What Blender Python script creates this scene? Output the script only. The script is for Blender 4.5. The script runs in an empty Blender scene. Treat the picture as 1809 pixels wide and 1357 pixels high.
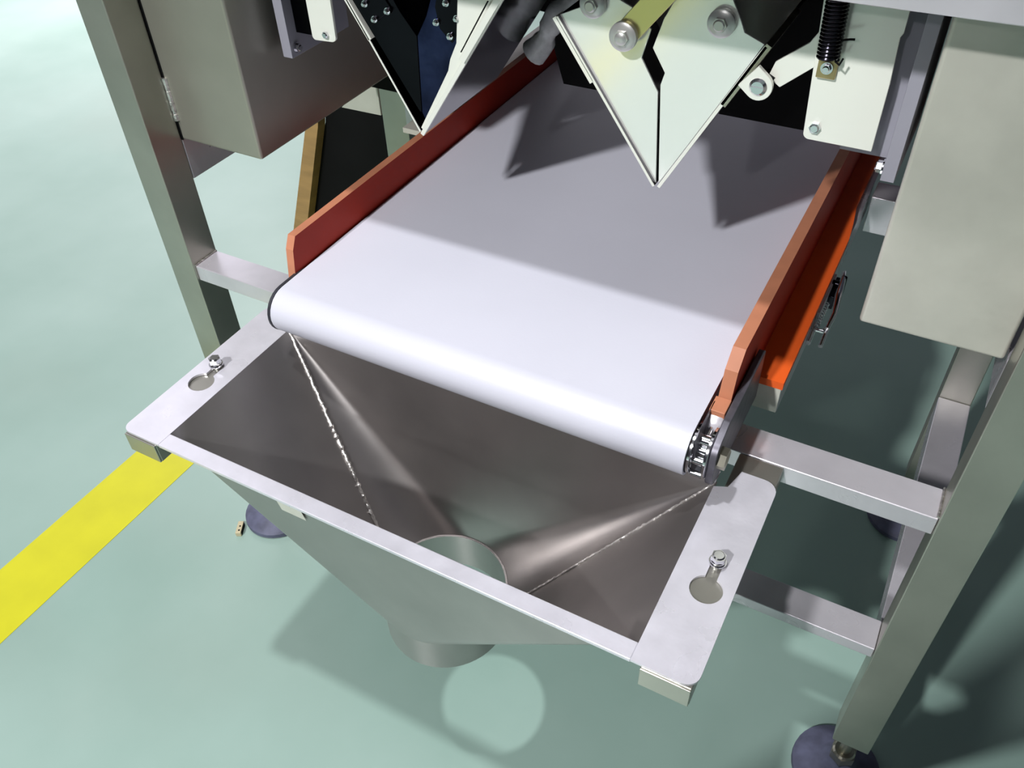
import bpy, bmesh, math, random
from mathutils import Vector, Matrix
from math import sin, cos, pi, radians
random.seed(4)
S = bpy.context.scene
C = S.collection

# ------------------------------------------------------------------ camera
cam_d = bpy.data.cameras.new('camera')
cam = bpy.data.objects.new('camera', cam_d)
C.objects.link(cam)
S.camera = cam
ROT = [[0.8784246, -0.3042435, 0.3685189], [0.4769512, 0.6062447, -0.6363843], [-0.0297968, 0.7347811, 0.6776495]]
m4 = Matrix([list(ROT[0]) + [0.0], list(ROT[1]) + [0.0], list(ROT[2]) + [1.35], [0, 0, 0, 1]])
cam.matrix_world = m4
cam_d.sensor_width = 36.0
cam_d.lens = 30.1607
cam_d.clip_start = 0.01

# ------------------------------------------------------------------ light
W = bpy.data.worlds.new('hall')
S.world = W
W.use_nodes = True
bg = W.node_tree.nodes['Background']
# the hall around: dim, with a bright window side to the left and behind the machine
_nt = W.node_tree
_tc = _nt.nodes.new('ShaderNodeTexCoord')
_dot = _nt.nodes.new('ShaderNodeVectorMath'); _dot.operation = 'DOT_PRODUCT'
_dot.inputs[1].default_value = Vector((-0.80, 0.50, 0.33)).normalized()
_nt.links.new(_tc.outputs['Generated'], _dot.inputs[0])
_r = _nt.nodes.new('ShaderNodeValToRGB')
_r.color_ramp.interpolation = 'EASE'
_r.color_ramp.elements[0].position = 0.66
_r.color_ramp.elements[0].color = (0.03, 0.03, 0.038, 1)
_r.color_ramp.elements[1].position = 0.95
_r.color_ramp.elements[1].color = (0.85, 0.83, 0.92, 1)
_nt.links.new(_dot.outputs['Value'], _r.inputs[0])
_nt.links.new(_r.outputs[0], bg.inputs['Color'])
bg.inputs['Strength'].default_value = 1.0


def lamp(name, loc, power, size, color, target=(-0.4, 0.7, 0.5)):
    d = bpy.data.lights.new(name, 'AREA')
    d.shape = 'DISK'
    d.size = size
    d.energy = power
    d.color = color
    o = bpy.data.objects.new(name, d)
    C.objects.link(o)
    o.location = loc
    o.rotation_euler = (Vector(target) - Vector(loc)).to_track_quat('-Z', 'Y').to_euler()
    return o


lamp('ceiling_lamp', (-0.68, -0.03, 4.0), 60, 0.13, (0.97, 0.98, 1.0))
lamp('ceiling_lamp', (-1.07, -2.95, 4.0), 190, 0.22, (0.99, 0.99, 1.0))
lamp('ceiling_lamp', (-0.92, -6.5, 4.0), 45, 0.22, (0.99, 0.99, 1.0))
_sp = lamp('ceiling_lamp', (-5.6, 5.2, 6.0), 60, 0.5, (1.0, 0.94, 0.97), target=(-3.9, 3.0, 0))
_sp.data.spread = radians(46)

S.view_settings.view_transform = 'Standard'
S.view_settings.look = 'None'
S.view_settings.gamma = 1
S.view_settings.exposure = 0.2
S.view_settings.use_curve_mapping = False


# ------------------------------------------------------------------ materials
def lin(c):
    return tuple((v / 12.92 if v <= 0.04045 else ((v + 0.055) / 1.055) ** 2.4) for v in c)


def mat(name, rgb, metallic=0.0, rough=0.5, var=0.0, scale=8.0, rvar=0.0, bump=0.0,
        bscale=60.0, stretch=(1, 1, 1), spec=0.5, rgb2=None, detail=4.0):
    m = bpy.data.materials.new(name)
    m.use_nodes = True
    nt = m.node_tree
    b = nt.nodes['Principled BSDF']
    c = lin([v / 255 for v in rgb])
    b.inputs['Base Color'].default_value = (*c, 1)
    b.inputs['Metallic'].default_value = metallic
    b.inputs['Roughness'].default_value = rough
    b.inputs['Specular IOR Level'].default_value = spec
    tc = nt.nodes.new('ShaderNodeTexCoord')
    mp = nt.nodes.new('ShaderNodeMapping')
    mp.inputs['Scale'].default_value = stretch
    nt.links.new(tc.outputs['Object'], mp.inputs['Vector'])
    if var or rgb2:
        n = nt.nodes.new('ShaderNodeTexNoise')
        n.inputs['Scale'].default_value = scale
        n.inputs['Detail'].default_value = detail
        nt.links.new(mp.outputs[0], n.inputs['Vector'])
        r = nt.nodes.new('ShaderNodeValToRGB')
        r.color_ramp.elements[0].position = 0.3
        r.color_ramp.elements[1].position = 0.7
        c2 = lin([v / 255 for v in rgb2]) if rgb2 else tuple(min(1, v * (1 + var)) for v in c)
        c1 = c if rgb2 else tuple(v * (1 - var) for v in c)
        r.color_ramp.elements[0].color = (*c1, 1)
        r.color_ramp.elements[1].color = (*c2, 1)
        nt.links.new(n.outputs['Fac'], r.inputs[0])
        nt.links.new(r.outputs[0], b.inputs['Base Color'])
    if rvar:
        n = nt.nodes.new('ShaderNodeTexNoise')
        n.inputs['Scale'].default_value = scale * 0.8
        n.inputs['Detail'].default_value = 3
        nt.links.new(mp.outputs[0], n.inputs['Vector'])
        mr = nt.nodes.new('ShaderNodeMapRange')
        mr.inputs['From Min'].default_value = 0.3
        mr.inputs['From Max'].default_value = 0.7
        mr.inputs['To Min'].default_value = rough - rvar
        mr.inputs['To Max'].default_value = rough + rvar
        nt.links.new(n.outputs['Fac'], mr.inputs[0])
        nt.links.new(mr.outputs[0], b.inputs['Roughness'])
    if bump:
        n = nt.nodes.new('ShaderNodeTexNoise')
        n.inputs['Scale'].default_value = bscale
        n.inputs['Detail'].default_value = 3
        nt.links.new(mp.outputs[0], n.inputs['Vector'])
        bp = nt.nodes.new('ShaderNodeBump')
        bp.inputs['Strength'].default_value = bump
        bp.inputs['Distance'].default_value = 0.002
        nt.links.new(n.outputs['Fac'], bp.inputs['Height'])
        nt.links.new(bp.outputs[0], b.inputs['Normal'])
    return m


STEEL = mat('brushed_steel', (212, 208, 214), 0.5, 0.30, var=0.08, scale=14, rvar=0.05, bump=0.10, bscale=90)
STEELX = mat('tube_steel', (180, 178, 168), 0.85, 0.34, var=0.10, scale=9, rvar=0.06, bump=0.08, bscale=40)
FLANGE = mat('flange_steel', (228, 226, 234), 0.45, 0.33, var=0.06, scale=26, rvar=0.08, bump=0.25, bscale=45)
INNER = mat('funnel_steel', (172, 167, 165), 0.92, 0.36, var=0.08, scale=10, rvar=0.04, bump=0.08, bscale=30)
SHEET = mat('sheet_steel', (204, 201, 190), 0.42, 0.42, var=0.10, scale=11, rvar=0.05, bump=0.14, bscale=110)
PLATE = mat('polished_plate', (246, 246, 236), 0.2, 0.20, var=0.03, scale=5, rvar=0.03, bump=0.02, bscale=12)
CHROME = mat('chrome', (225, 225, 228), 1.0, 0.12)
ZINC = mat('zinc', (190, 186, 170), 1.0, 0.35, var=0.15, scale=60)
BRASS = mat('yellowed_zinc', (196, 176, 130), 1.0, 0.4, var=0.15, scale=60)
WELD = mat('weld_bead', (228, 224, 220), 1.0, 0.38, var=0.3, scale=160, bump=0.8, bscale=220)
BELT = mat('white_belt', (206, 206, 217), 0.0, 0.40, var=0.02, scale=6, rvar=0.05, bump=0.05, bscale=300)
EDGE = mat('belt_edge', (40, 40, 48), 0.0, 0.6)
RED = mat('red_plastic', (176, 46, 26), 0.0, 0.5, var=0.08, scale=12, bump=0.08, bscale=80, spec=0.2)
CUT = mat('cut_plastic_edge', (188, 124, 94), 0.0, 0.5, var=0.08, scale=30, spec=0.3)
ORANGE = mat('orange_plastic', (222, 92, 34), 0.0, 0.45, var=0.06, scale=14, spec=0.3)
BLACK = mat('black_paint', (9, 9, 10), 0.0, 0.75, var=0.3, scale=8, spec=0.15)
DULL = mat('dull_sheet_steel', (170, 168, 156), 0.7, 0.40, var=0.08, scale=7, rvar=0.05, bump=0.08, bscale=60)
BRKT = mat('scratched_dark_bracket', (96, 94, 102), 0.5, 0.42, var=0.25, scale=60)
DSTEEL = mat('dark_steel_and_reflection', (34, 33, 38), 1.0, 0.22, var=0.3, scale=9, bump=0.1, bscale=20)  # dark small parts; on the left bucket, a dark reflection put into the colour
BLUE_REFL = mat('blue_reflection_steel', (44, 50, 82), 1.0, 0.34, var=0.8, scale=16, bump=0.6, bscale=40)  # dark blue reflection painted as the bucket plate's colour
RUBBER = mat('blue_grey_rubber', (88, 90, 112), 0.0, 0.6, var=0.3, scale=40)
GREYP = mat('grey_painted_plate', (150, 149, 160), 0.0, 0.5, var=0.04, scale=6)
PAPER = mat('paper', (206, 208, 196), 0.0, 0.7, var=0.04, scale=60)
TAN = mat('tan_board', (158, 126, 78), 0.0, 0.6, var=0.15, scale=9, stretch=(1, 1, 6))
CLOUDY = mat('cloudy_plastic', (176, 178, 176), 0.0, 0.3, var=0.3, scale=60, bump=0.8, bscale=60)
YELLOW = mat('yellow_paint', (208, 204, 20), 0.0, 0.38, var=0.05, scale=12, rvar=0.06)
BPLATE = mat('bucket_plate', (252, 252, 246), 0.45, 0.14, var=0.02, scale=5, bump=0.015, bscale=9)
PIVOT = mat('turned_steel', (205, 203, 200), 0.7, 0.32)
MIRROR = mat('mirror_steel', (150, 148, 155), 1.0, 0.10, var=0.05, scale=5, bump=0.02, bscale=12)
ARMY = mat('arm_steel', (226, 214, 150), 1.0, 0.3, var=0.05, scale=12)


def floor_material():
    m = bpy.data.materials.new('green_epoxy')
    m.use_nodes = True
    nt = m.node_tree
    b = nt.nodes['Principled BSDF']
    tc = nt.nodes.new('ShaderNodeTexCoord')
    n1 = nt.nodes.new('ShaderNodeTexNoise')
    n1.inputs['Scale'].default_value = 2.2
    n1.inputs['Detail'].default_value = 6
    n2 = nt.nodes.new('ShaderNodeTexNoise')
    n2.inputs['Scale'].default_value = 0.9
    n2.inputs['Detail'].default_value = 3
    for n in (n1, n2):
        nt.links.new(tc.outputs['Object'], n.inputs['Vector'])
    r = nt.nodes.new('ShaderNodeValToRGB')
    r.color_ramp.elements[0].position = 0.32
    r.color_ramp.elements[1].position = 0.68
    r.color_ramp.elements[0].color = (*lin((0.56, 0.67, 0.625)), 1)
    r.color_ramp.elements[1].color = (*lin((0.62, 0.72, 0.68)), 1)
    nt.links.new(n1.outputs['Fac'], r.inputs[0])
    r2 = nt.nodes.new('ShaderNodeValToRGB')          # worn greyer areas
    r2.color_ramp.elements[0].position = 0.58
    r2.color_ramp.elements[1].position = 0.75
    r2.color_ramp.elements[0].color = (0, 0, 0, 1)
    r2.color_ramp.elements[1].color = (0.35, 0.35, 0.35, 1)
    nt.links.new(n2.outputs['Fac'], r2.inputs[0])
    mx = nt.nodes.new('ShaderNodeMixRGB')
    nt.links.new(r2.outputs[0], mx.inputs[0])
    nt.links.new(r.outputs[0], mx.inputs[1])
    mx.inputs[2].default_value = (*lin((0.62, 0.66, 0.62)), 1)
    nt.links.new(mx.outputs[0], b.inputs['Base Color'])
    b.inputs['Roughness'].default_value = 0.33
    n3 = nt.nodes.new('ShaderNodeTexNoise')
    n3.inputs['Scale'].default_value = 25
    nt.links.new(tc.outputs['Object'], n3.inputs['Vector'])
    bp = nt.nodes.new('ShaderNodeBump')
    bp.inputs['Strength'].default_value = 0.06
    bp.inputs['Distance'].default_value = 0.003
    nt.links.new(n3.outputs['Fac'], bp.inputs['Height'])
    nt.links.new(bp.outputs[0], b.inputs['Normal'])
    return m


FLOOR = floor_material()


# ------------------------------------------------------------------ helpers
def obj(name, bm, m, parent=None, smooth=False, bevel=0.0):
    bmesh.ops.recalc_face_normals(bm, faces=bm.faces[:])
    me = bpy.data.meshes.new(name)
    bm.to_mesh(me)
    bm.free()
    mats = m if isinstance(m, (list, tuple)) else [m]
    for k in mats:
        me.materials.append(k)
    if smooth:
        for p in me.polygons:
            p.use_smooth = True
    o = bpy.data.objects.new(name, me)
    C.objects.link(o)
    if smooth:
        md = o.modifiers.new('split', 'EDGE_SPLIT')
        md.split_angle = radians(38)
    if bevel:
        md = o.modifiers.new('bevel', 'BEVEL')
        md.width = bevel
        md.segments = 3
        md.limit_method = 'ANGLE'
        md.angle_limit = radians(40)
        for p in me.polygons:
            p.use_smooth = True
        md.harden_normals = True
    if parent:
        o.parent = parent
    return o


def place(o, parent):
    """parent keeping world coordinates (parents sit at their own base point)"""
    o.parent = parent
    o.location = Vector(o.location) - Vector(parent.location)
    return o


def tag(o, label=None, cat=None, group=None, kind=None):
    if label: o['label'] = label
    if cat: o['category'] = cat
    if group: o['group'] = group
    if kind: o['kind'] = kind
    return o


def thing(name, loc, label, cat, group=None):
    o = bpy.data.objects.new(name, None)
    o.empty_display_size = 0.05
    C.objects.link(o)
    o.location = loc
    return tag(o, label, cat, group)


def part(name, bm, m, parent, **k):
    o = obj(name, bm, m, None, **k)
    off = Vector((0, 0, 0))
    p = parent
    while p is not None:
        off += Vector(p.location)
        p = p.parent
    o.parent = parent
    o.location = -off
    return o


def NB():
    return bmesh.new()


def box(bm, x0, x1, y0, y1, z0, z1):
    vs = [bm.verts.new((x, y, z)) for x in (x0, x1) for y in (y0, y1) for z in (z0, z1)]
    for f in ((0, 1, 3, 2), (4, 6, 7, 5), (0, 4, 5, 1), (2, 3, 7, 6), (0, 2, 6, 4), (1, 5, 7, 3)):
        bm.faces.new([vs[i] for i in f])
    return bm


def tube_box(bm, axis, a0, a1, b0, b1, c0, c1, t=0.003):
    """hollow rectangular tube along axis: a = extent along it"""
    def P(a, b, c):
        return {'x': (a, b, c), 'y': (b, a, c), 'z': (b, c, a)}[axis]
    rings = []
    for a in (a0, a1):
        for s in (0, t):
            rings.append([bm.verts.new(P(a, *q)) for q in ((b0 + s, c0 + s), (b1 - s, c0 + s), (b1 - s, c1 - s), (b0 + s, c1 - s))])
    o0, i0, o1, i1 = rings
    for k in range(4):
        j = (k + 1) % 4
        bm.faces.new((o0[k], o0[j], o1[j], o1[k]))
        bm.faces.new((i0[k], i0[j], i1[j], i1[k]))
        bm.faces.new((o0[k], o0[j], i0[j], i0[k]))
        bm.faces.new((o1[k], o1[j], i1[j], i1[k]))
    return bm


def prism(bm, pts, axis, a0, a1):
    """polygon in the plane normal to axis, between a0 and a1"""
    def P(u, v, a):
        return {'x': (a, u, v), 'y': (u, a, v), 'z': (u, v, a)}[axis]
    A = [bm.verts.new(P(u, v, a0)) for u, v in pts]
    B = [bm.verts.new(P(u, v, a1)) for u, v in pts]
    bm.faces.new(A)
    bm.faces.new(B[::-1])
    n = len(pts)
    for i in range(n):
        j = (i + 1) % n
        bm.faces.new((A[i], A[j], B[j], B[i]))
    return bm


def frame_of(d):
    d = Vector(d).normalized()
    u = d.cross(Vector((0, 0, 1)))
    if u.length < 1e-4:
        u = d.cross(Vector((1, 0, 0)))
    u.normalize()
    return d, u, d.cross(u)


def cyl(bm, p0, p1, r0, r1=None, n=24, cap=True):
    p0, p1 = Vector(p0), Vector(p1)
    r1 = r0 if r1 is None else r1
    d, u, v = frame_of(p1 - p0)
    A, B = [], []
    for i in range(n):
        a = 2 * pi * i / n
        q = u * cos(a) + v * sin(a)
        A.append(bm.verts.new(p0 + q * r0))
        B.append(bm.verts.new(p1 + q * r1))
    for i in range(n):
        j = (i + 1) % n
        bm.faces.new((A[i], A[j], B[j], B[i]))
    if cap:
        bm.faces.new(A)
        bm.faces.new(B[::-1])
    return bm


def lathe(bm, base, axis, prof, n=28):
    """prof: list of (radius, height along axis)"""
    base = Vector(base)
    d, u, v = frame_of(axis)
    rings = []
    for r, h in prof:
        if r < 1e-6:
            rings.append([bm.verts.new(base + d * h)])
        else:
            rings.append([bm.verts.new(base + d * h + (u * cos(2 * pi * i / n) + v * sin(2 * pi * i / n)) * r) for i in range(n)])
    for A, B in zip(rings, rings[1:]):
        for i in range(n):
            j = (i + 1) % n
            if len(A) == 1 and len(B) == 1: continue
            if len(A) == 1: bm.faces.new((A[0], B[i], B[j]))
            elif len(B) == 1: bm.faces.new((A[i], A[j], B[0]))
            else: bm.faces.new((A[i], A[j], B[j], B[i]))
    return bm


def path(bm, pts, r, n=10):
    pts = [Vector(p) for p in pts]
    rings = []
    for k, p in enumerate(pts):
        a = pts[max(0, k - 1)]
        b = pts[min(len(pts) - 1, k + 1)]
        d, u, v = frame_of(b - a)
        rr = r[k] if isinstance(r, (list, tuple)) else r
        rings.append([bm.verts.new(p + (u * cos(2 * pi * i / n) + v * sin(2 * pi * i / n)) * rr) for i in range(n)])
    for A, B in zip(rings, rings[1:]):
        for i in range(n):
            j = (i + 1) % n
            bm.faces.new((A[i], A[j], B[j], B[i]))
    bm.faces.new(rings[0])
    bm.faces.new(rings[-1][::-1])
    return bm


def hexbolt(bm, base, axis, r=0.008, h=0.006, washer=1.6, dome=True):
    d, u, v = frame_of(axis)
    base = Vector(base)
    if washer:
        lathe(bm, base, d, [(0, 0), (r * washer, 0), (r * washer, 0.0016), (0, 0.0016)])
        base = base + d * 0.0016
    cyl(bm, base, base + d * h, r, r * 0.97, n=6)
    if dome:
        cyl(bm, base + d * h, base + d * (h + 0.0012), r * 0.8, r * 0.6, n=18)
    return bm


def rounded(pts, rads, n=6):
    """round the corners of a polygon; rads per corner"""
    out = []
    N = len(pts)
    for i in range(N):
        p = Vector(pts[i]); a = Vector(pts[i - 1]); b = Vector(pts[(i + 1) % N])
        r = rads[i] if isinstance(rads, (list, tuple)) else rads
        if not r:
            out.append(tuple(p)); continue
        u = (a - p).normalized(); w = (b - p).normalized()
        ang = u.angle(w)
        t = r / math.tan(ang / 2)
        s = p + u * t; e = p + w * t
        cen = p + (u + w).normalized() * (r / sin(ang / 2))
        a0 = math.atan2(s.y - cen.y, s.x - cen.x)
        a1 = math.atan2(e.y - cen.y, e.x - cen.x)
        da = (a1 - a0 + pi) % (2 * pi) - pi
        for k in range(n + 1):
            q = a0 + da * k / n
            out.append((cen.x + r * cos(q), cen.y + r * sin(q)))
    return out


# ------------------------------------------------------------------ floor
bm = NB()
box(bm, -9, 7, -9, 12, -0.05, 0)
tag(obj('floor', bm, FLOOR), 'pale green glossy epoxy factory floor', 'floor', kind='structure')
bm = NB()
box(bm, -1.362, -1.224, -7, 9, 0.0, 0.0008)
tag(obj('trim_1', bm, YELLOW), 'yellow line painted along the green floor left of the machine', 'floor marking', kind='structure')

# ------------------------------------------------------------------ machine frame
F = thing('machine_stand', (-0.42, 0.72, 0), 'square steel tube frame on round feet carrying the conveyor, hopper and covers', 'stand')
YF0, YF1 = 0.695, 0.745
YR0, YR1 = 1.245, 1.295
XL0, XL1 = -0.995, -0.945
XR0, XR1 = 0.105, 0.155


def foot(leg, x, y, zb):
    bm = NB()
    cyl(bm, (x, y, 0.018), (x, y, zb + 0.01), 0.0085)
    part('foot_stem', bm, ZINC, leg, smooth=True)
    bm = NB()
    cyl(bm, (x, y, 0.05), (x, y, 0.066), 0.019, n=6)
    cyl(bm, (x, y, 0.066), (x, y, 0.069), 0.0165, 0.014, n=20)
    part('foot_nut', bm, ZINC, leg)
    bm = NB()
    lathe(bm, (x, y, 0.0), (0, 0, 1), [(0, 0), (0.062, 0), (0.0655, 0.004), (0.065, 0.012), (0.055, 0.020), (0.032, 0.028), (0.018, 0.044), (0.016, 0.05), (0, 0.05)], n=36)
    part('foot_pad', bm, RUBBER, leg, smooth=True)


for (x0, x1, y0, y1, zt) in ((XL0, XL1, YF0, YF1, 1.19), (XR0, XR1, YF0, YF1, 1.19),
                             (-0.985, -0.927, YR0, YR1, 1.19), (XR0, XR1, YR0, YR1, 1.19)):
    zb = 0.125
    bm = NB()
    tube_box(bm, 'z', zb, zt, x0, x1, y0, y1)
    leg = part('leg', bm, STEELX, F, bevel=0.0025)
    foot(leg, (x0 + x1) / 2, (y0 + y1) / 2, zb)

def bar(name, axis, *a, m=None):
    bm = NB()
    tube_box(bm, axis, *a)
    return part(name, bm, m or STEEL, F, bevel=0.002)

g = 0.0005
bar('crossbar', 'x', XL1 + g, XR0 - g, YF0 + 0.004, YF1, 0.597, 0.623)
bar('lower_crossbar', 'x', XL1 + g, XR0 - g, YF0 + 0.004, YF1, 0.344, 0.363)
bar('top_beam', 'x', XL1 + g, XR0 - g, YF0, YF1, 1.119, 1.169)
bar('rear_crossbar', 'x', -0.927 + g, -0.765, YR0 - 0.005, YR1 - 0.005, 0.612, 0.652)
bar('rear_crossbar', 'x', -0.085, XR0 - g, YR0 - 0.005, YR1 - 0.005, 0.612, 0.672)
bar('rear_top_beam', 'x', -0.927 + g, XR0 - g, YR0, YR1, 1.119, 1.169)
for x0, x1 in ((XL0, XL1), (XR0, XR1)):
    bar('side_rail', 'y', YF1 + g, YR0 - g, x0, x1, 0.745, 0.8055)
    bar('lower_side_rail', 'y', YF1 + g, YR0 - g, x0, x1, 0.288, 0.338)
    bar('top_side_rail', 'y', YF1 + g, YR0 - g, x0, x1, 1.119, 1.169)
# hopper support arms welded to the front of the crossbar
for x0, x1 in ((-0.771, -0.721), (-0.108, -0.058)):
    arm = bar('support_arm', 'y', 0.3995, YF0 + 0.003, x0, x1, 0.594, 0.6225, m=STEELX)
    bm = NB()
    box(bm, x0 + 0.0005, x1 - 0.0005, 0.3975, 0.3995, 0.5945, 0.622)
    part('end_cap', bm, STEELX, arm, bevel=0.0006)
# weld beads where the bars meet the legs
bm = NB()
for y in [YF0 + 0.004 + i * 0.004 for i in range(11)]:
    cyl(bm, (XL1 + 0.0012, y, 0.624), (XL1 + 0.0012, y + 0.005, 0.624), 0.0014, n=8)
part('weld_bead', bm, WELD, F, smooth=True)
bm = NB()
for y in [YF0 + 0.006 + i * 0.004 for i in range(11)]:
    cyl(bm, (XR0 - 0.0012, y, 0.624), (XR0 - 0.0012, y + 0.005, 0.624), 0.0018, n=8)
part('weld_bead', bm, WELD, F, smooth=True)
bm = NB()
random.seed(2)
for i in range(16):
    z = 0.835 + i * 0.0036
    cyl(bm, (XL1 + 0.003, YF1 + 0.0005, z), (XL1 + 0.003, YF1 + 0.0005, z + 0.005), 0.0036 + random.uniform(-0.0006, 0.0006), n=8)
part('weld_bead', bm, WELD, F, smooth=True)
# gusset plate at the rear left leg
bm = NB()
prism(bm, [(-1.091, 0.610), (-0.996, 0.612), (-0.996, 0.672), (-1.003, 0.672), (-1.04, 0.66)], 'y', YR0 + 0.01, YR0 + 0.02)
part('gusset_plate', bm, SHEET, F)
# bolts that hold the hopper, standing on the arms
for x, y in ((-0.0815, 0.537), (-0.750, 0.537)):
    bm = NB()
    cyl(bm, (x, y, 0.6225), (x, y, 0.640), 0.005, n=16)
    lathe(bm, (x, y, 0.6305), (0, 0, 1), [(0, 0), (0.0088, 0), (0.0092, 0.001), (0.0088, 0.0022), (0, 0.0022)])
    lathe(bm, (x, y, 0.6330), (0, 0, 1), [(0, 0), (0.0075, 0), (0.0078, 0.001), (0.0075, 0.0022), (0, 0.0022)])
    cyl(bm, (x, y, 0.6352), (x, y, 0.6412), 0.0078, n=6)
    cyl(bm, (x, y, 0.6412), (x, y, 0.6424), 0.0062, 0.005, n=18)
    part('hopper_bolt', bm, CHROME, F)

# ------------------------------------------------------------------ discharge hopper
HX, HY = -0.4165, 0.519
H = thing('discharge_hopper', (HX, HY, 0.32), 'open stainless discharge hopper with round outlet hanging in front of the white belt', 'hopper')
zf = 0.6232
T = 0.003
X0, X1, Y0, Y1 = -0.716, -0.118, 0.420, 0.640


def keyhole_plate(outer, cx, cy, r, sw, sl, z0, z1):
    """flat plate with a keyhole: round hole and a slot going +y"""
    bm = bmesh.new()
    hole = []
    n = 28
    a0 = math.asin(sw / r)
    for i in range(n + 1):                       # big circle, leaving the top open
        a = pi / 2 + a0 + (2 * pi - 2 * a0) * i / n
        hole.append((cx + r * cos(a), cy + r * sin(a)))
    top = cy + sl
    for i in range(9):
        a = 0 + pi * i / 8
        hole.append((cx + sw * cos(a), top + sw * sin(a)))
    def ring(pts, z):
        vs = [bm.verts.new((x, y, z)) for x, y in pts]
        es = [bm.edges.new((vs[i], vs[(i + 1) % len(vs)])) for i in range(len(vs))]
        return vs, es
    allv = []
    for z in (z0, z1):
        vo, eo = ring(outer, z)
        vh, eh = ring(hole, z)
        bmesh.ops.triangle_fill(bm, use_beauty=True, use_dissolve=False, edges=eo + eh)
        allv.append((vo, vh))
    for k in (0, 1):
        A, B = allv[0][k], allv[1][k]
        for i in range(len(A)):
            j = (i + 1) % len(A)
            bm.faces.new((A[i], A[j], B[j], B[i]))
    return bm


# side flanges (flat, rounded outer corners, keyholes), thickness T
out = rounded([(-0.776, 0.4), (X0, 0.4), (X0, 0.668), (-0.776, 0.668)], [0.012, 0, 0, 0.012])
part('flange_plate', keyhole_plate(out, -0.748, 0.506, 0.0165, 0.006, 0.033, zf, zf + T), FLANGE, H)
out = rounded([(X1, 0.4), (-0.055, 0.4), (-0.055, 0.668), (-0.097, 0.668), (-0.104, 0.640), (X1, 0.634)], [0, 0.014, 0.016, 0, 0, 0])
part('flange_plate', keyhole_plate(out, -0.0815, 0.504, 0.0165, 0.006, 0.033, zf, zf + T), FLANGE, H)
# folded front rim
bm = NB()
prism(bm, [(0.4, zf + T), (0.4, zf - 0.002), (0.402, zf - 0.002), (0.402, zf), (Y0, zf), (Y0, zf + T)], 'x', X0, X1)
part('front_rim', bm, FLANGE, H, bevel=0.0012)
bm = NB()
box(bm, X0, X1, Y1, Y1 + 0.018, zf, zf + T)
part('rear_rim', bm, FLANGE, H)

# funnel body: square to round transition
ZR = 0.383
RR = 0.083


def transition(off, m=14):
    """rows of points from the rectangle (row 0) down to the circle (row m), offset outwards by off"""
    n = 14
    corners = [(X0 - off, Y1 + off), (X0 - off, Y0 - off), (X1 + off, Y0 - off), (X1 + off, Y1 + off)]
    zt = zf + T - 0.0005
    R = RR + off
    prof = []                                      # (top point, bottom point), closed loop N W S E
    for k in range(4):
        c = Vector((*corners[k], zt))
        for i in range(n + 1):
            a = pi / 2 + 2 * pi * (k * n + i) / (4 * n)
            prof.append((c, Vector((HX + R * cos(a), HY + R * sin(a), ZR))))
        nx = Vector((*corners[(k + 1) % 4], zt))
        e = prof[-1][1]
        for i in range(1, 8):
            prof.append((c.lerp(nx, i / 8), e))
    return [[p.lerp(q, j / m) for p, q in prof] for j in range(m + 1)]


bm = NB()
shells = []
for off in (0.0, 0.0018):
    rows_ = [[bm.verts.new(p) for p in r] for r in transition(off)]
    for A, B in zip(rows_, rows_[1:]):
        for i in range(len(A)):
            j = (i + 1) % len(A)
            bm.faces.new((A[i], A[j], B[j], B[i]))
    shells.append(rows_)
for e in (0, -1):
    A, B = shells[0][e], shells[1][e]
    for i in range(len(A)):
        j = (i + 1) % len(A)
        bm.faces.new((A[i], A[j], B[j], B[i]))
bmesh.ops.remove_doubles(bm, verts=bm.verts[:], dist=0.00005)
fn = part('funnel', bm, INNER, H, smooth=True)
# outlet pipe
bm = NB()
lathe(bm, (HX, HY, 0.322), (0, 0, 1), [(RR - 0.0018, 0), (RR, 0), (RR, ZR - 0.322 + 0.002), (RR - 0.0018, ZR - 0.322 + 0.002), (RR - 0.0018, 0)], n=56)
part('outlet_pipe', bm, INNER, H, smooth=True)
# weld seams down the rear corners to the ring
random.seed(7)


def bead(bm, a, b, r, step=0.004, jit=0.0005):
    a, b = Vector(a), Vector(b)
    L = (b - a).length
    n = int(L / step)
    pts, rs = [], []
    for i in range(n + 1):
        p = a.lerp(b, i / n) + Vector((random.uniform(-jit, jit), random.uniform(-jit, jit), random.uniform(-jit, jit)))
        pts.append(p)
        rs.append(r * (1.15 if i % 2 else 0.8) * random.uniform(0.85, 1.15))
    path(bm, pts, rs, 8)


for (cx, cy, ex) in ((X0, Y1, HX - RR), (X1, Y1, HX + RR)):
    bm = NB()
    k_ = 1 if ex < HX else -1
    bead(bm, (cx + 0.0012 * k_, cy - 0.001, zf + 0.001), (ex + 0.0012 * k_, HY, ZR + 0.001), 0.0025 if ex < HX else 0.0015)
    part('weld_bead', bm, WELD, H, smooth=True)
bm = NB()
pts = [(HX + RR * cos(a), HY + RR * sin(a), ZR + 0.001) for a in [2 * pi * i / 48 for i in range(49)]]
path(bm, pts, [0.0016 * random.uniform(0.7, 1.2) for _ in pts], 6)
part('ring_weld', bm, INNER, H, smooth=True)
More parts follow.
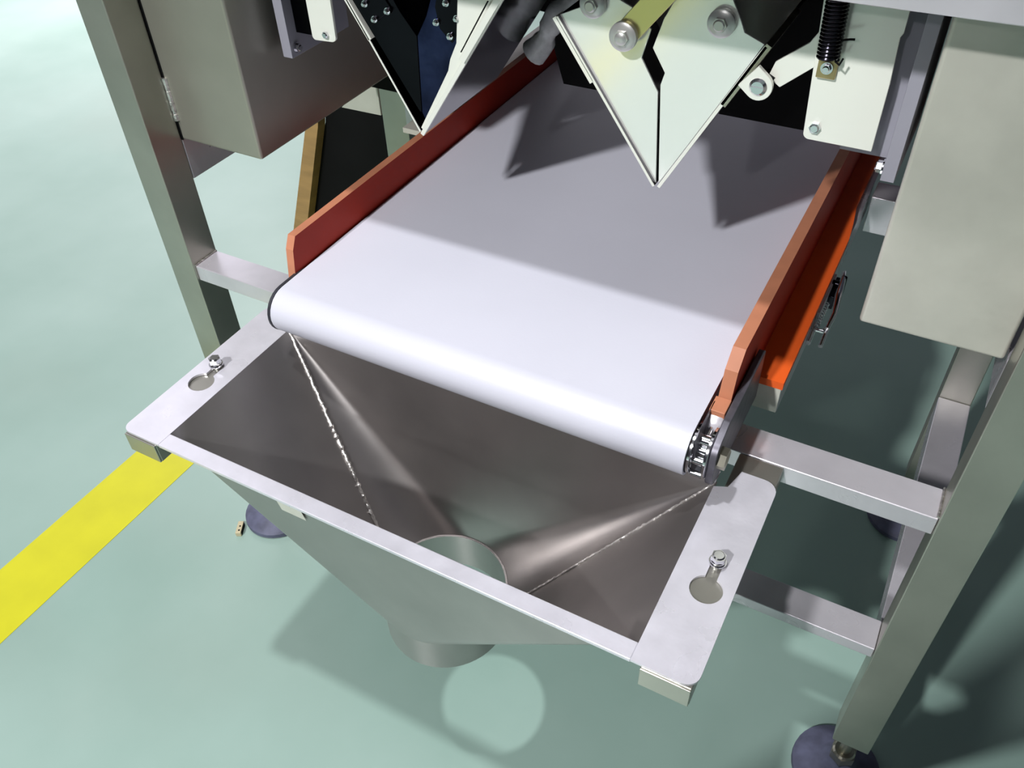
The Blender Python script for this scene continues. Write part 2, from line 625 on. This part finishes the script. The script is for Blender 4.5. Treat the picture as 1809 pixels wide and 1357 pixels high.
# paper sticker on the outside front wall
def on_front(x, z):
    # front wall plane: through the rim edge (Y0, zt) and the S point of the ring
    t = (zf - z) / (zf - ZR)
    return Y0 + (HY - RR - Y0) * t - 0.0022 - 0.0008
bm = NB()
q = [(-0.566, 0.602), (-0.530, 0.602), (-0.524, 0.572), (-0.560, 0.572)]
A = [bm.verts.new((x, on_front(x, z), z)) for x, z in q]
B = [bm.verts.new((x, on_front(x, z) - 0.0004, z)) for x, z in q]
bm.faces.new(A); bm.faces.new(B[::-1])
for i in range(4):
    bm.faces.new((A[i], A[(i + 1) % 4], B[(i + 1) % 4], B[i]))
o = part('sticker', bm, PAPER, H)
o['label'] = 'small white paper sticker'

# ------------------------------------------------------------------ belt conveyor
K = thing('belt_conveyor', (-0.415, 1.2, 0.62), 'white belt conveyor with red side walls running under the weigh buckets', 'conveyor')
BX0, BX1 = -0.686, -0.144
BZ, BR = 0.720, 0.031
BY0, BY1 = 0.620, 1.95


def stadium(r, y0, y1, zc, n=14):
    p = []
    for i in range(n + 1):
        a = pi / 2 + pi * i / n
        p.append((y0 + r * cos(a), zc + r * sin(a)))
    for i in range(n + 1):
        a = -pi / 2 + pi * i / n
        p.append((y1 + r * cos(a), zc + r * sin(a)))
    return p


bm = NB()
zc = BZ - BR
po = stadium(BR, BY0, BY1, zc)
pi_ = stadium(BR - 0.003, BY0, BY1, zc)
rows = []
for x in (BX0, BX1):
    for pr_ in (po, pi_):
        rows.append([bm.verts.new((x, y, z)) for y, z in pr_])
n = len(po)
for i in range(n):
    j = (i + 1) % n
    bm.faces.new((rows[0][i], rows[0][j], rows[2][j], rows[2][i]))
    bm.faces.new((rows[1][i], rows[1][j], rows[3][j], rows[3][i]))
    bm.faces.new((rows[0][i], rows[0][j], rows[1][j], rows[1][i]))
    bm.faces.new((rows[2][i], rows[2][j], rows[3][j], rows[3][i]))
o = part('belt', bm, BELT, K, smooth=True)
o['label'] = 'smooth white belt'
bm = NB()
box(bm, BX0 + 0.004, BX1 - 0.004, 0.66, 1.91, zc - 0.024, zc + 0.0275)
part('bed_plate', bm, STEEL, K)
for y in (BY0, BY1):
    bm = NB()
    cyl(bm, (BX0 + 0.003, y, zc), (BX1 - 0.003, y, zc), BR - 0.0032, n=32)
    cyl(bm, (BX0 - 0.018, y, zc), (BX1 + 0.030, y, zc), 0.006, n=16)
    part('roller', bm, CHROME, K, smooth=True)

# red side walls: left and right, with pale cut edges
def wall(x0, x1, pts):
    bm = NB()
    prism(bm, pts, 'x', x0, x1)
    for f in bm.faces:
        f.normal_update()
        if abs(f.normal.x) < 0.5:
            f.material_index = 1
    o = part('side_wall', bm, [RED, CUT], K)
    o['label'] = 'red plastic side wall with pale cut edges'


wall(-0.700, -0.6885, [(0.664, 0.768), (0.655, 0.752), (0.648, 0.712), (0.648, 0.66), (1.9, 0.66), (1.9, 0.768)])
wall(-0.1385, -0.1245, [(0.700, 0.769), (0.681, 0.752), (0.672, 0.718), (0.672, 0.66), (1.9, 0.66), (1.9, 0.769)])
# little foot block of the right wall
bm = NB()
box(bm, -0.1405, -0.1235, 0.648, 0.671, 0.690, 0.722)
part('wall_block', bm, CUT, K, bevel=0.001)

# black edge strip of the left roller end and pale guide
bm = NB()
prism(bm, stadium(BR + 0.0005, BY0, 0.655, zc), 'x', -0.6905, -0.6865)
part('roller_end_plate', bm, EDGE, K, smooth=True)
bm = NB()
prism(bm, stadium(0.026, BY0 + 0.006, 0.72, zc - 0.006), 'x', -0.7005, -0.692)
part('bearing_bracket', bm, STEEL, K, smooth=True)
# right end: flanged discs, cross pins, tension rod, bracket, nut
for x0, x1 in ((-0.1435, -0.1395), (-0.1265, -0.1225)):
    bm = NB()
    lathe(bm, (x0, BY0 + 0.002, zc), (1, 0, 0), [(0, 0), (0.027, 0), (0.0285, 0.0008), (0.0285, x1 - x0 - 0.0008), (0.027, x1 - x0), (0, x1 - x0)], n=40)
    part('roller_disc', bm, CHROME, K, smooth=True)
bm = NB()
cyl(bm, (-0.1395, BY0 + 0.003, zc + 0.012), (-0.1265, BY0 + 0.003, zc + 0.012), 0.0065)
cyl(bm, (-0.1395, BY0 - 0.012, zc - 0.004), (-0.1265, BY0 - 0.012, zc - 0.004), 0.0045)
cyl(bm, (-0.1395, BY0 - 0.014, zc - 0.022), (-0.1265, BY0 - 0.014, zc - 0.022), 0.0035)
part('cross_pin', bm, CHROME, K, smooth=True)
bm = NB()
cyl(bm, (-0.133, BY0 + 0.003, zc + 0.014), (-0.133, 0.668, zc + 0.018), 0.0024, n=12)
part('tension_rod', bm, CHROME, K, smooth=True)
bm = NB()
prism(bm, rounded([(0.606, 0.655), (0.606, 0.722), (0.665, 0.722), (0.665, 0.655)], [0.01, 0.01, 0.003, 0.003]), 'x', -0.1395, -0.1385)
part('end_web', bm, BRKT, K)
bm = NB()
lathe(bm, (-0.1395, 0.656, 0.700), (1, 0, 0), [(0, 0), (0.017, 0), (0.0175, 0.001), (0.0175, 0.014), (0.016, 0.016), (0, 0.016)], n=36)
part('bearing', bm, STEEL, K, smooth=True)
bm = NB()
prism(bm, rounded([(0.600, 0.652), (0.602, 0.708), (0.640, 0.722), (0.765, 0.722), (0.765, 0.652)], [0.02, 0.02, 0.01, 0, 0]), 'x', -0.1225, -0.1145)
part('bearing_bracket', bm, BRKT, K, bevel=0.001)
bm = NB()
cyl(bm, (-0.1145, 0.618, 0.690), (-0.1065, 0.618, 0.690), 0.0125, n=6)
part('hex_nut', bm, ZINC, K)

# orange outer flange plate (right), green-grey one (left) over square rails
bm = NB()
prism(bm, [(-0.1245, 0.768), (-0.088, 0.768), (-0.0885, 1.10), (-0.092, 1.14), (-0.098, 1.19), (-0.100, 1.9), (-0.1245, 1.9)], 'z', 0.670, 0.680)
o = part('flange_plate', bm, ORANGE, K)
o['label'] = 'orange plastic plate along the right side'
bm = NB()
tube_box(bm, 'y', 0.778, 1.9, -0.1235, -0.090, 0.625, 0.6695)
rail = part('conveyor_rail', bm, STEEL, K, bevel=0.001)
bm = NB()
box(bm, -0.1230, -0.0905, 0.7765, 0.778, 0.6255, 0.669)
part('end_cap', bm, PAPER, rail)
bm = NB()
box(bm, -0.755, -0.7005, 1.0, 1.9, 0.742, 0.750)
part('flange_plate', bm, SHEET, K)
bm = NB()
tube_box(bm, 'y', 0.778, 1.9, -0.739, -0.7005, 0.625, 0.6695)
part('conveyor_rail', bm, STEEL, K, bevel=0.001)

# toggle latches on both sides
def latch(x, y, z, s):
    o = thing_part = None
    bm = NB()
    box(bm, x, x + s * 0.004, y - 0.045, y + 0.05, z - 0.014, z + 0.014)
    base = part('toggle_latch', bm, STEEL, K, bevel=0.001)
    bm = NB()
    box(bm, x + s * 0.004, x + s * 0.012, y + 0.002, y + 0.05, z - 0.010, z + 0.010)
    cyl(bm, (x + s * 0.002, y + 0.03, z + 0.012), (x + s * 0.016, y + 0.03, z + 0.012), 0.005, n=14)
    cyl(bm, (x + s * 0.014, y + 0.045, z - 0.01), (x + s * 0.014, y + 0.045, z + 0.016), 0.004, n=14)
    part('latch_body', bm, DSTEEL, base, bevel=0.0008)
    bm = NB()
    path(bm, [(x + s * 0.010, y + 0.07, z + 0.006), (x + s * 0.013, y + 0.04, z + 0.014), (x + s * 0.016, y + 0.0, z + 0.014), (x + s * 0.020, y - 0.035, z + 0.01), (x + s * 0.018, y - 0.06, z + 0.004)], [0.003, 0.004, 0.005, 0.004, 0.003])
    part('latch_lever', bm, CHROME, base, smooth=True)
    bm = NB()
    pts = []
    for i in range(70):
        a = i * 0.9
        pts.append((x + s * 0.006 + 0.0028 * cos(a), y - 0.062 + i * 0.0008, z + 0.006 + 0.0028 * sin(a)))
    path(bm, pts, 0.0009, 6)
    part('latch_screw', bm, CHROME, base, smooth=True)
    bm = NB()
    cyl(bm, (x + s * 0.002, y - 0.05, z), (x + s * 0.002, y - 0.085, z - 0.006), 0.004, n=12)
    cyl(bm, (x + s * 0.018, y - 0.05, z), (x + s * 0.018, y - 0.085, z - 0.006), 0.003, n=12)
    path(bm, [(x + s * 0.002, y - 0.05, z), (x + s * 0.006, y - 0.062, z), (x + s * 0.014, y - 0.062, z), (x + s * 0.018, y - 0.05, z)], 0.003)
    part('latch_hook', bm, CHROME, base, smooth=True)


latch(-0.0895, 0.985, 0.648, 1)
latch(-0.7395, 1.20, 0.735, -1)

# ------------------------------------------------------------------ cover boxes left and right of the belt
bm = NB()
box(bm, XL1 - 0.02, -0.801, YF1 + 0.001, 1.10, 0.806, 1.117)
Lb = thing('cover_box', (-0.87, 0.9, 0.806), 'narrow steel cover box fixed beside the left front leg', 'cover box', 'steel cover boxes')
part('housing', bm, DULL, Lb, bevel=0.004)
bm = NB()
box(bm, XL1 - 0.001, XL1 + 0.0032, YF1 + 0.0002, YF1 + 0.0009, 0.894, 1.117)
box(bm, XL1 - 0.001, XL1 + 0.0032, YF1 + 0.0002, YF1 + 0.0009, 0.806, 0.834)
part('gap_shade', bm, BLACK, Lb)  # black filler in place of the shade in the gap beside the leg
bm = NB()
box(bm, -0.031, XR0 - 0.003, YF1 + 0.001, 1.10, 0.806, 1.117)
Rb = thing('cover_box', (0.035, 0.9, 0.806), 'wide pale steel cover box hanging beside the right front leg', 'cover box', 'steel cover boxes')
part('housing', bm, SHEET, Rb, bevel=0.004)

# ------------------------------------------------------------------ weigh buckets
def plate2(parent, name, pts, y0, y1, m, bevel=0.0006):
    bm = NB()
    prism(bm, pts, 'y', y0, y1)
    return part(name, bm, m, parent, bevel=bevel)


def pivot(parent, x, z, y, r=0.0135, m=None):
    bm = NB()
    lathe(bm, (x, y, z), (0, -1, 0), [(0, 0), (r, 0), (r * 1.02, 0.003), (r, 0.006), (r * 0.8, 0.0075), (0, 0.0075)], n=32)
    hexbolt(bm, (x, y - 0.0075, z), (0, -1, 0), r * 0.55, 0.004, washer=0)
    return part('pivot_bolt', bm, m or PIVOT, parent, smooth=True)


YB = 0.82
DB = 0.175
B1 = thing('weigh_bucket', (-0.279, YB + 0.08, 0.862), 'polished pointed weigh bucket with pale front plates and yellow tint above the belt', 'bucket', 'weigh buckets over the belt')
left = [(-0.400, 1.028), (-0.374, 1.040), (-0.356, 1.059), (-0.340, 1.054), (-0.315, 1.044), (-0.299, 1.028), (-0.307, 0.998), (-0.2865, 0.966), (-0.2795, 0.8622), (-0.3565, 0.967)]
right = [(-0.270, 1.075), (-0.287, 1.040), (-0.296, 1.010), (-0.281, 0.987), (-0.2845, 0.974), (-0.2765, 0.8622), (-0.2165, 0.973), (-0.1855, 1.031), (-0.206, 1.039), (-0.211, 1.049), (-0.232, 1.085)]
plate2(B1, 'front_plate', left, YB, YB + 0.0025, BPLATE)
plate2(B1, 'front_plate', right, YB, YB + 0.0025, BPLATE)
plate2(B1, 'rear_plate', left, YB + DB, YB + DB + 0.0025, PLATE)
plate2(B1, 'rear_plate', right, YB + DB, YB + DB + 0.0025, PLATE)


def door(parent, a, b, t, y0, y1, m, lip=True):
    """sloping door plate along y from lower point a to upper point b"""
    a, b = Vector(a), Vector(b)
    d = (b - a).normalized()
    nrm = Vector((-d.y, d.x)) * t
    q = [a, b, b + nrm, a + nrm]
    bm = NB()
    prism(bm, [tuple(p) for p in q], 'y', y0, y1)
    return part('door', bm, m, parent, bevel=0.0005)


door(B1, (-0.279, 0.8615), (-0.400, 1.028), 0.0028, YB - 0.0035, YB + DB + 0.006, MIRROR)
door(B1, (-0.2765, 0.8615), (-0.1845, 1.032), -0.0035, YB - 0.0035, YB + DB + 0.006, MIRROR)
for a_, b_, t_ in (((-0.279, 0.8612), (-0.400, 1.028), 0.0032), ((-0.2765, 0.8612), (-0.1845, 1.032), -0.0038)):
    door(B1, a_, b_, t_, YB - 0.0045, YB - 0.0036, PLATE)['label'] = 'bright folded front edge of the door'
# upper doubler strips on both doors
door(B1, (-0.357, 0.966), (-0.402, 1.028), 0.0055, YB - 0.0045, YB + 0.012, PLATE)
door(B1, (-0.219, 0.968), (-0.183, 1.034), -0.0065, YB - 0.0045, YB + 0.10, ZINC)
for x, z in ((-0.361, 1.045), (-0.228, 1.046)):
    pivot(B1, x, z, YB - 0.001)
# operating arm
A1 = thing('linkage_arm', (-0.3, YB - 0.008, 1.02), 'yellowish flat linkage arm bolted across the pale bucket plates', 'lever')
d = Vector((0.041, 0.050)).normalized(); nn = Vector((-d.y, d.x)) * 0.0125
c0 = Vector((-0.322, 1.023)); c1 = c0 + d * 0.14
bm = NB()
prism(bm, [tuple(c0 - nn), tuple(c1 - nn), tuple(c1 + nn), tuple(c0 + nn)], 'y', YB - 0.012, YB - 0.008)
part('arm_plate', bm, ARMY, A1, bevel=0.0006)
pivot(A1, -0.322, 1.023, YB - 0.012, 0.0145)
bm = NB()
cyl(bm, (-0.322, YB - 0.008, 1.023), (-0.322, YB - 0.0005, 1.023), 0.008, n=16)
part('spacer', bm, CHROME, A1, smooth=True)

# second bucket further left, dark reflections put into its plate colours
B2 = thing('weigh_bucket', (-0.588, YB + 0.08, 0.862), 'pointed weigh bucket with dark reflections put into its plates and bright folded edges near the left cover box', 'bucket', 'weigh buckets over the belt')
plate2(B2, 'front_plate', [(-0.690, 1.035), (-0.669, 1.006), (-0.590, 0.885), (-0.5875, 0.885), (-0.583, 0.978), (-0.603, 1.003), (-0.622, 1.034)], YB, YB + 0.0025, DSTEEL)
plate2(B2, 'front_plate', [(-0.5865, 0.885), (-0.579, 0.866), (-0.530, 0.945), (-0.518, 1.04), (-0.552, 1.04), (-0.567, 1.003), (-0.582, 0.978)], YB, YB + 0.0025, BLUE_REFL)
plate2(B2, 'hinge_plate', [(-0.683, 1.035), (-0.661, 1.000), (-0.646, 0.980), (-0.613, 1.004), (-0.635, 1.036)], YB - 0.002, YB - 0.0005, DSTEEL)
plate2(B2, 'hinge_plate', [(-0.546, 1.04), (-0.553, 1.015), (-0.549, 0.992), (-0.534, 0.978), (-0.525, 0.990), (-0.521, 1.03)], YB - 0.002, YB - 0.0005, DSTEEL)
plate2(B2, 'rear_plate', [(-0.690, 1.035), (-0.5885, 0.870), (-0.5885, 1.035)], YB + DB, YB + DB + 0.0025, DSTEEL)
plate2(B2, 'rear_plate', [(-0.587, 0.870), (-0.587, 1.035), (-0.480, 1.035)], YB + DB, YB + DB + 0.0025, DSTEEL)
door(B2, (-0.5885, 0.8615), (-0.690, 1.0365), 0.0022, YB - 0.003, YB + DB + 0.006, MIRROR)
door(B2, (-0.5885, 0.861), (-0.690, 1.0365), 0.0026, YB - 0.004, YB - 0.0031, PLATE)
door(B2, (-0.646, 0.966), (-0.686, 1.03), 0.006, YB - 0.004, YB + 0.01, PLATE)
# right edge: pale inner strip, bright folded lip
plate2(B2, 'edge_strip', [(-0.588, 0.866), (-0.541, 0.946), (-0.537, 0.960), (-0.527, 0.980), (-0.520, 1.04), (-0.470, 1.04), (-0.486, 1.015), (-0.583, 0.862)], YB - 0.004, YB - 0.0021, PLATE)
door(B2, (-0.5865, 0.8615), (-0.462, 1.046), -0.0045, YB - 0.005, YB + DB + 0.006, MIRROR)
door(B2, (-0.5865, 0.861), (-0.4615, 1.046), -0.0052, YB - 0.009, YB - 0.0051, PLATE)
plate2(B2, 'groove', [(-0.5190, 0.973), (-0.5172, 0.973), (-0.4785, 1.034), (-0.4805, 1.034)], YB - 0.0100, YB - 0.0092, BLACK)
door(B2, (-0.520, 0.966), (-0.461, 1.053), -0.0075, YB - 0.012, YB + 0.03, PLATE)
for x, z in ((-0.649, 1.006), (-0.638, 0.990), (-0.618, 1.002), (-0.537, 1.022), (-0.552, 0.999), (-0.5245, 1.007), (-0.535, 0.986)):
    bm = NB()
    hexbolt(bm, (x, YB - 0.0022, z), (0, -1, 0), 0.0030, 0.003, washer=1.3)
    part('screw', bm, CHROME, B2)

# ------------------------------------------------------------------ mounting plates, spring, arms (right)
MP = thing('mounting_plate', (-0.10, 0.80, 0.958), 'pale rounded mounting plate with a bolt left of the wide cover box', 'plate')
bm = NB()
prism(bm, rounded([(-0.1305, 0.957), (-0.0665, 0.957), (-0.0665, 1.022), (-0.0685, 1.062), (-0.0665, 1.066), (-0.0665, 1.115), (-0.139, 1.115)], [0.006, 0.0, 0, 0, 0, 0, 0]), 'y', 0.80, 0.804)
part('plate', bm, PLATE, MP, bevel=0.0008)
bm = NB()
hexbolt(bm, (-0.121, 0.80, 0.9705), (0, -1, 0), 0.0056, 0.004, washer=0)
part('bolt', bm, CHROME, MP)
SP = thing('side_panel', (-0.07, 0.83, 0.928), 'grey side panel and upright strip between mounting plate and wide cover box', 'panel')
bm = NB()
box(bm, -0.098, -0.0535, 0.826, 0.830, 0.941, 1.117)
part('panel', bm, GREYP, SP, bevel=0.0006)
bm = NB()
box(bm, -0.0525, -0.040, 0.805, 0.95, 0.928, 1.117)
part('upright_strip', bm, GREYP, SP, bevel=0.0006)
bm = NB()
hexbolt(bm, (-0.0526, 0.812, 0.9385), (-1, 0, 0), 0.006, 0.005, washer=1.3)
part('bolt', bm, CHROME, SP)

SG = thing('extension_spring', (-0.122, 0.79, 1.03), 'dark coiled extension spring hooked on a brass tab of the mounting plate', 'spring')
bm = NB()
pts = []
turns = 24
za, zb_ = 1.040, 1.118
for i in range(turns * 14 + 1):
    a = 2 * pi * i / 14
    t = i / (turns * 14)
    pts.append((-0.1215 - 0.003 * t + 0.0088 * cos(a), 0.788 + 0.0088 * sin(a), za + (zb_ - za) * t))
path(bm, pts, 0.00165, 6)
part('coil', bm, DSTEEL, SG, smooth=True)
bm = NB()
cyl(bm, (-0.1215, 0.788, 1.040), (-0.1245, 0.788, 1.118), 0.0068, n=16)
path(bm, [(-0.1145, 0.785, 1.058), (-0.106, 0.783, 1.061), (-0.102, 0.783, 1.0615)], 0.0010, 6)
path(bm, [(-0.1145, 0.785, 1.040), (-0.110, 0.783, 1.038), (-0.108, 0.783, 1.044)], 0.0010, 6)
part('core', bm, BLACK, SG, smooth=True)
bm = NB()
box(bm, -0.130, -0.113, 0.795, 0.7995, 1.019, 1.041)
part('tab', bm, BRASS, SG, bevel=0.0008)
bm = NB()
hexbolt(bm, (-0.1215, 0.795, 1.029), (0, -1, 0), 0.0042, 0.003, washer=1.3)
part('bolt', bm, CHROME, SG)

AR = thing('linkage_arm', (-0.18, 0.80, 1.0), 'bent pale linkage arm with round screwed end right of the pale bucket', 'lever')
bm = NB()
prism(bm, [(-0.1745, 1.007), (-0.162, 0.999), (-0.123, 1.033), (-0.110, 1.055), (-0.108, 1.088), (-0.128, 1.095), (-0.1325, 1.062), (-0.143, 1.044), (-0.170, 1.022)], 'y', 0.8065, 0.8105)
part('arm_plate', bm, PLATE, AR, bevel=0.0006)
bm = NB()
pts = []
cx, cz, rr = -0.1795, 1.001, 0.0135
dx, dz = -0.78, 0.62
for i in range(15):
    a = math.atan2(dz, dx) + pi / 2 + pi * 1 * i / 14 + 0
    pts.append((cx + rr * cos(a + 0), cz + rr * sin(a + 0)))
pts = [(cx + rr * cos(t), cz + rr * sin(t)) for t in [math.atan2(dz, dx) - pi / 2 - pi * 0 - pi * i / 14 for i in range(15)]]
e = Vector((dx, dz)) * 0.014
pts += [(pts[-1][0] + e.x, pts[-1][1] + e.y), (pts[0][0] + e.x, pts[0][1] + e.y)]
prism(bm, pts, 'y', 0.795, 0.800)
part('end_lug', bm, PLATE, AR, bevel=0.0006)
bm = NB()
cyl(bm, (cx, 0.80, cz), (cx, 0.818, cz), 0.007, n=18)
lathe(bm, (cx, 0.795, cz), (0, -1, 0), [(0, 0), (0.0085, 0), (0.0085, 0.001), (0.006, 0.0035), (0, 0.0035)], n=24)
box(bm, cx - 0.006, cx + 0.006, 0.7905, 0.792, cz - 0.001, cz + 0.001)
part('screw', bm, CHROME, AR, smooth=True)
bm = NB()
path(bm, [(cx + 0.003, 0.810, cz), (-0.172, 0.809, 1.010)], 0.006, 10)
part('boss', bm, DSTEEL, AR, smooth=True)

# ------------------------------------------------------------------ left bracket
LB = thing('mounting_bracket', (-0.73, 0.81, 0.92), 'angled bracket with bright narrow edge at the left cover box', 'bracket')
bm = NB()
prism(bm, rounded([(-0.728, 0.956), (-0.692, 0.958), (-0.688, 1.115), (-0.728, 1.115)], [0.005, 0.007, 0, 0]), 'y', 0.806, 0.810)
part('plate', bm, PLATE, LB, bevel=0.0006)
bm = NB()
hexbolt(bm, (-0.7055, 0.806, 0.9655), (0, -1, 0), 0.0045, 0.003, washer=0)
part('bolt', bm, CHROME, LB)
bm = NB()
box(bm, -0.7855, -0.771, 0.81, 0.93, 0.924, 1.115)
part('upright_strip', bm, GREYP, LB, bevel=0.0006)
bm = NB()
box(bm, -0.7705, -0.729, 0.826, 0.830, 0.952, 1.115)
part('panel', bm, DSTEEL, LB)
bm = NB()
hexbolt(bm, (-0.7705, 0.82, 0.935), (1, 0, 0), 0.005, 0.005, washer=1.3)
part('bolt', bm, CHROME, LB)

# ------------------------------------------------------------------ dark housing above, black shade sheets added below it
HS = thing('machine_housing', (-0.42, 1.2, 1.17), 'black machine body above the buckets', 'machine')
bm = NB()
box(bm, -0.99, 0.15, 0.70, 1.60, 1.17, 1.9)
part('body', bm, BLACK, HS)
bm = NB()
prism(bm, [(-0.515, 0.835), (-0.06, 0.835), (-0.06, 1.17), (-0.79, 1.17), (-0.79, 0.95), (-0.545, 0.93)], 'y', 1.07, 1.09)
part('shade_panel', bm, BLACK, HS)  # black sheet added to deepen the shade behind the buckets

bm = NB()
box(bm, -1.0, -0.765, 1.19, 1.225, 0.702, 1.117)
part('shade_sheet', bm, BLACK, HS)  # black sheet in place of shade over the top of the rear left leg
bm = NB()
box(bm, -0.797, -0.792, 1.102, 1.60, 0.80, 1.117)
part('lamp_blocker', bm, BLACK, HS)  # added to keep the left rear lamp off the belt

# cloudy plastic sleeve hanging behind the bucket
HV = thing('plastic_sleeve', (-0.53, 1.02, 0.88), 'crumpled cloudy plastic sleeve hanging between the two buckets', 'plastic wrap')
bm = NB()
P0 = Vector((-0.537, 1.02, 0.893)); P1 = Vector((-0.470, 1.02, 0.985))
pts = []; rs = []
for i in range(15):
    t = i / 14
    pts.append(P0.lerp(P1, t) + Vector((0.003 * sin(9 * t), 0.003 * cos(7 * t), 0)))
    rs.append(0.0145 + 0.003 * sin(11 * t + 1) + (0.002 if i % 3 == 0 else 0))
path(bm, pts, rs, 16)
part('sleeve', bm, CLOUDY, HV, smooth=True)

# ------------------------------------------------------------------ dark bin with tan edge behind the left side
BN = thing('storage_bin', (-1.2, 1.6, 0), 'black bin with a tan board edge standing on the floor behind the left frame', 'bin')
bm = NB()
prism(bm, [(-1.54, 0.0), (-1.363, 0.417), (-1.34, 0.52), (-0.80, 0.52), (-0.80, 0.0)], 'y', 1.5, 1.9)
part('body', bm, BLACK, BN)
bm = NB()
prism(bm, [(-1.555, 0.0), (-1.403, 0.409), (-1.39, 0.50), (-1.34, 0.52), (-1.363, 0.417), (-1.495, 0.04), (-1.505, 0.0)], 'y', 1.47, 1.499)
o = part('edge_board', bm, TAN, BN)
o['label'] = 'tan board along the left edge'

# ------------------------------------------------------------------ debris
db = thing('terminal_block', (-1.011, 0.65, 0), 'tiny beige terminal block lying on the floor beside the left foot', 'debris')
db.rotation_euler = (0, 0, radians(29))
bm = NB()
box(bm, -0.0055, 0.0055, -0.015, 0.015, 0.0, 0.011)
blk = obj('block', bm, mat('beige_plastic', (196, 184, 150), 0, 0.5, var=0.08, scale=40), db, bevel=0.0012)
for q in (-0.008, 0.002):
    bm = NB()
    cyl(bm, (0.001, q, 0.0105), (0.001, q, 0.0114), 0.0018, n=12)
    obj('screw_hole', bm, BLACK, db)
bm = NB()
box(bm, 0.0052, 0.0062, -0.012, 0.012, 0.001, 0.009)
obj('contact_strip', bm, BLACK, db)
# ------------------------------------------------------------------ the photographer, standing behind the lens
SKIN_M = bpy.data.materials.new('skin_and_overall')
SKIN_M.use_nodes = True
_n = SKIN_M.node_tree
_b = _n.nodes['Principled BSDF']
_b.inputs['Roughness'].default_value = 0.75
_t = _n.nodes.new('ShaderNodeTexCoord')
_s = _n.nodes.new('ShaderNodeSeparateXYZ')
_n.links.new(_t.outputs['Object'], _s.inputs[0])
_g = _n.nodes.new('ShaderNodeMath'); _g.operation = 'GREATER_THAN'; _g.inputs[1].default_value = 1.475
_n.links.new(_s.outputs['Z'], _g.inputs[0])
_h = _n.nodes.new('ShaderNodeMath'); _h.operation = 'GREATER_THAN'; _h.inputs[1].default_value = -0.13
_n.links.new(_s.outputs['Y'], _h.inputs[0])
_k = _n.nodes.new('ShaderNodeMath'); _k.operation = 'MAXIMUM'
_n.links.new(_g.outputs[0], _k.inputs[0]); _n.links.new(_h.outputs[0], _k.inputs[1])
_x = _n.nodes.new('ShaderNodeMixRGB')
_x.inputs[1].default_value = (0.03, 0.035, 0.06, 1)
_x.inputs[2].default_value = (0.45, 0.26, 0.18, 1)
_n.links.new(_k.outputs[0], _x.inputs[0]); _n.links.new(_x.outputs[0], _b.inputs['Base Color'])

PN = thing('person', (-0.05, -0.46, 0), 'person in dark blue overall standing before the machine and holding a small camera', 'person')
fw = Vector((-0.40, 0.92, 0)); sd = Vector((0.92, 0.40, 0))
base = Vector((-0.05, -0.46, 0))
def at(f_, s_, z): return base + fw * f_ + sd * s_ + Vector((0, 0, z))
V = []; Rr = []; Ed = []
def jv(p, r, parent=None):
    V.append(p); Rr.append(r)
    if parent is not None: Ed.append((parent, len(V) - 1))
    return len(V) - 1
pel = jv(at(0, 0, 0.95), 0.145)
w = jv(at(0, 0, 1.10), 0.135, pel); ch = jv(at(0.0, 0, 1.30), 0.15, w); nb = jv(at(0.02, 0, 1.43), 0.07, ch)
nk = jv(at(0.04, 0, 1.49), 0.055, nb); hd = jv(at(0.06, 0, 1.56), 0.08, nk); ht = jv(at(0.05, 0, 1.66), 0.085, hd); jv(at(0.04, 0, 1.71), 0.05, ht)
for sg in (-1, 1):
    hp = jv(at(0, 0.09 * sg, 0.88), 0.095, pel); kn = jv(at(0.01, 0.11 * sg, 0.48), 0.06, hp)
    an = jv(at(0, 0.12 * sg, 0.09), 0.042, kn); to = jv(at(0.12, 0.14 * sg, 0.035), 0.035, an); jv(at(0.17, 0.145 * sg, 0.03), 0.025, to)
    sh = jv(at(0.0, 0.17 * sg, 1.38), 0.062, ch); el = jv(at(0.08, 0.26 * sg, 1.12), 0.045, sh)
    hand = Vector((0.055, -0.075, 1.335)) + sd * 0.055 * sg
    wr = jv(at(0.08, 0.26 * sg, 1.12).lerp(hand, 0.85), 0.028, el)
    pm = jv(hand, 0.026, wr)
    for q in range(5):
        o1 = hand + Vector((0.0, 0.030, 0.02 - 0.010 * q)) - sd * 0.012 * sg
        o2 = o1 + Vector((-0.005, 0.012, 0.004)) - sd * (0.022 + 0.003 * (2 - abs(q - 2))) * sg
        a_ = jv(o1, 0.0085, pm); jv(o2, 0.0075, a_)
me = bpy.data.meshes.new('body')
me.from_pydata([tuple(v) for v in V], Ed, [])
bo = bpy.data.objects.new('body', me); C.objects.link(bo)
me.materials.append(SKIN_M)
md = bo.modifiers.new('skin', 'SKIN'); md.use_smooth_shade = True
for i, r in enumerate(Rr):
    me.skin_vertices[0].data[i].radius = (r, r)
me.skin_vertices[0].data[0].use_root = True
sb = bo.modifiers.new('sub', 'SUBSURF'); sb.levels = 2; sb.render_levels = 2
bo.parent = PN; bo.location = -Vector(PN.location)
bm = NB()
bmesh.ops.create_uvsphere(bm, u_segments=24, v_segments=16, radius=0.105)
for v in bm.verts:
    v.co = Vector((v.co.x, v.co.y * 1.1, max(v.co.z, -0.04))) + at(0.03, 0, 1.66)
part('hair', bm, BLACK, PN, smooth=True)
CM = thing('compact_camera', (0.0, -0.02, 1.36), 'small black compact camera held in the hands of the person', 'camera')
bm = NB()
box(bm, -0.05, 0.05, -0.03, 0.03, 0.006, 0.026)
bmesh.ops.transform(bm, matrix=m4, verts=bm.verts[:])
part('camera_body', bm, BLACK, CM, bevel=0.003)
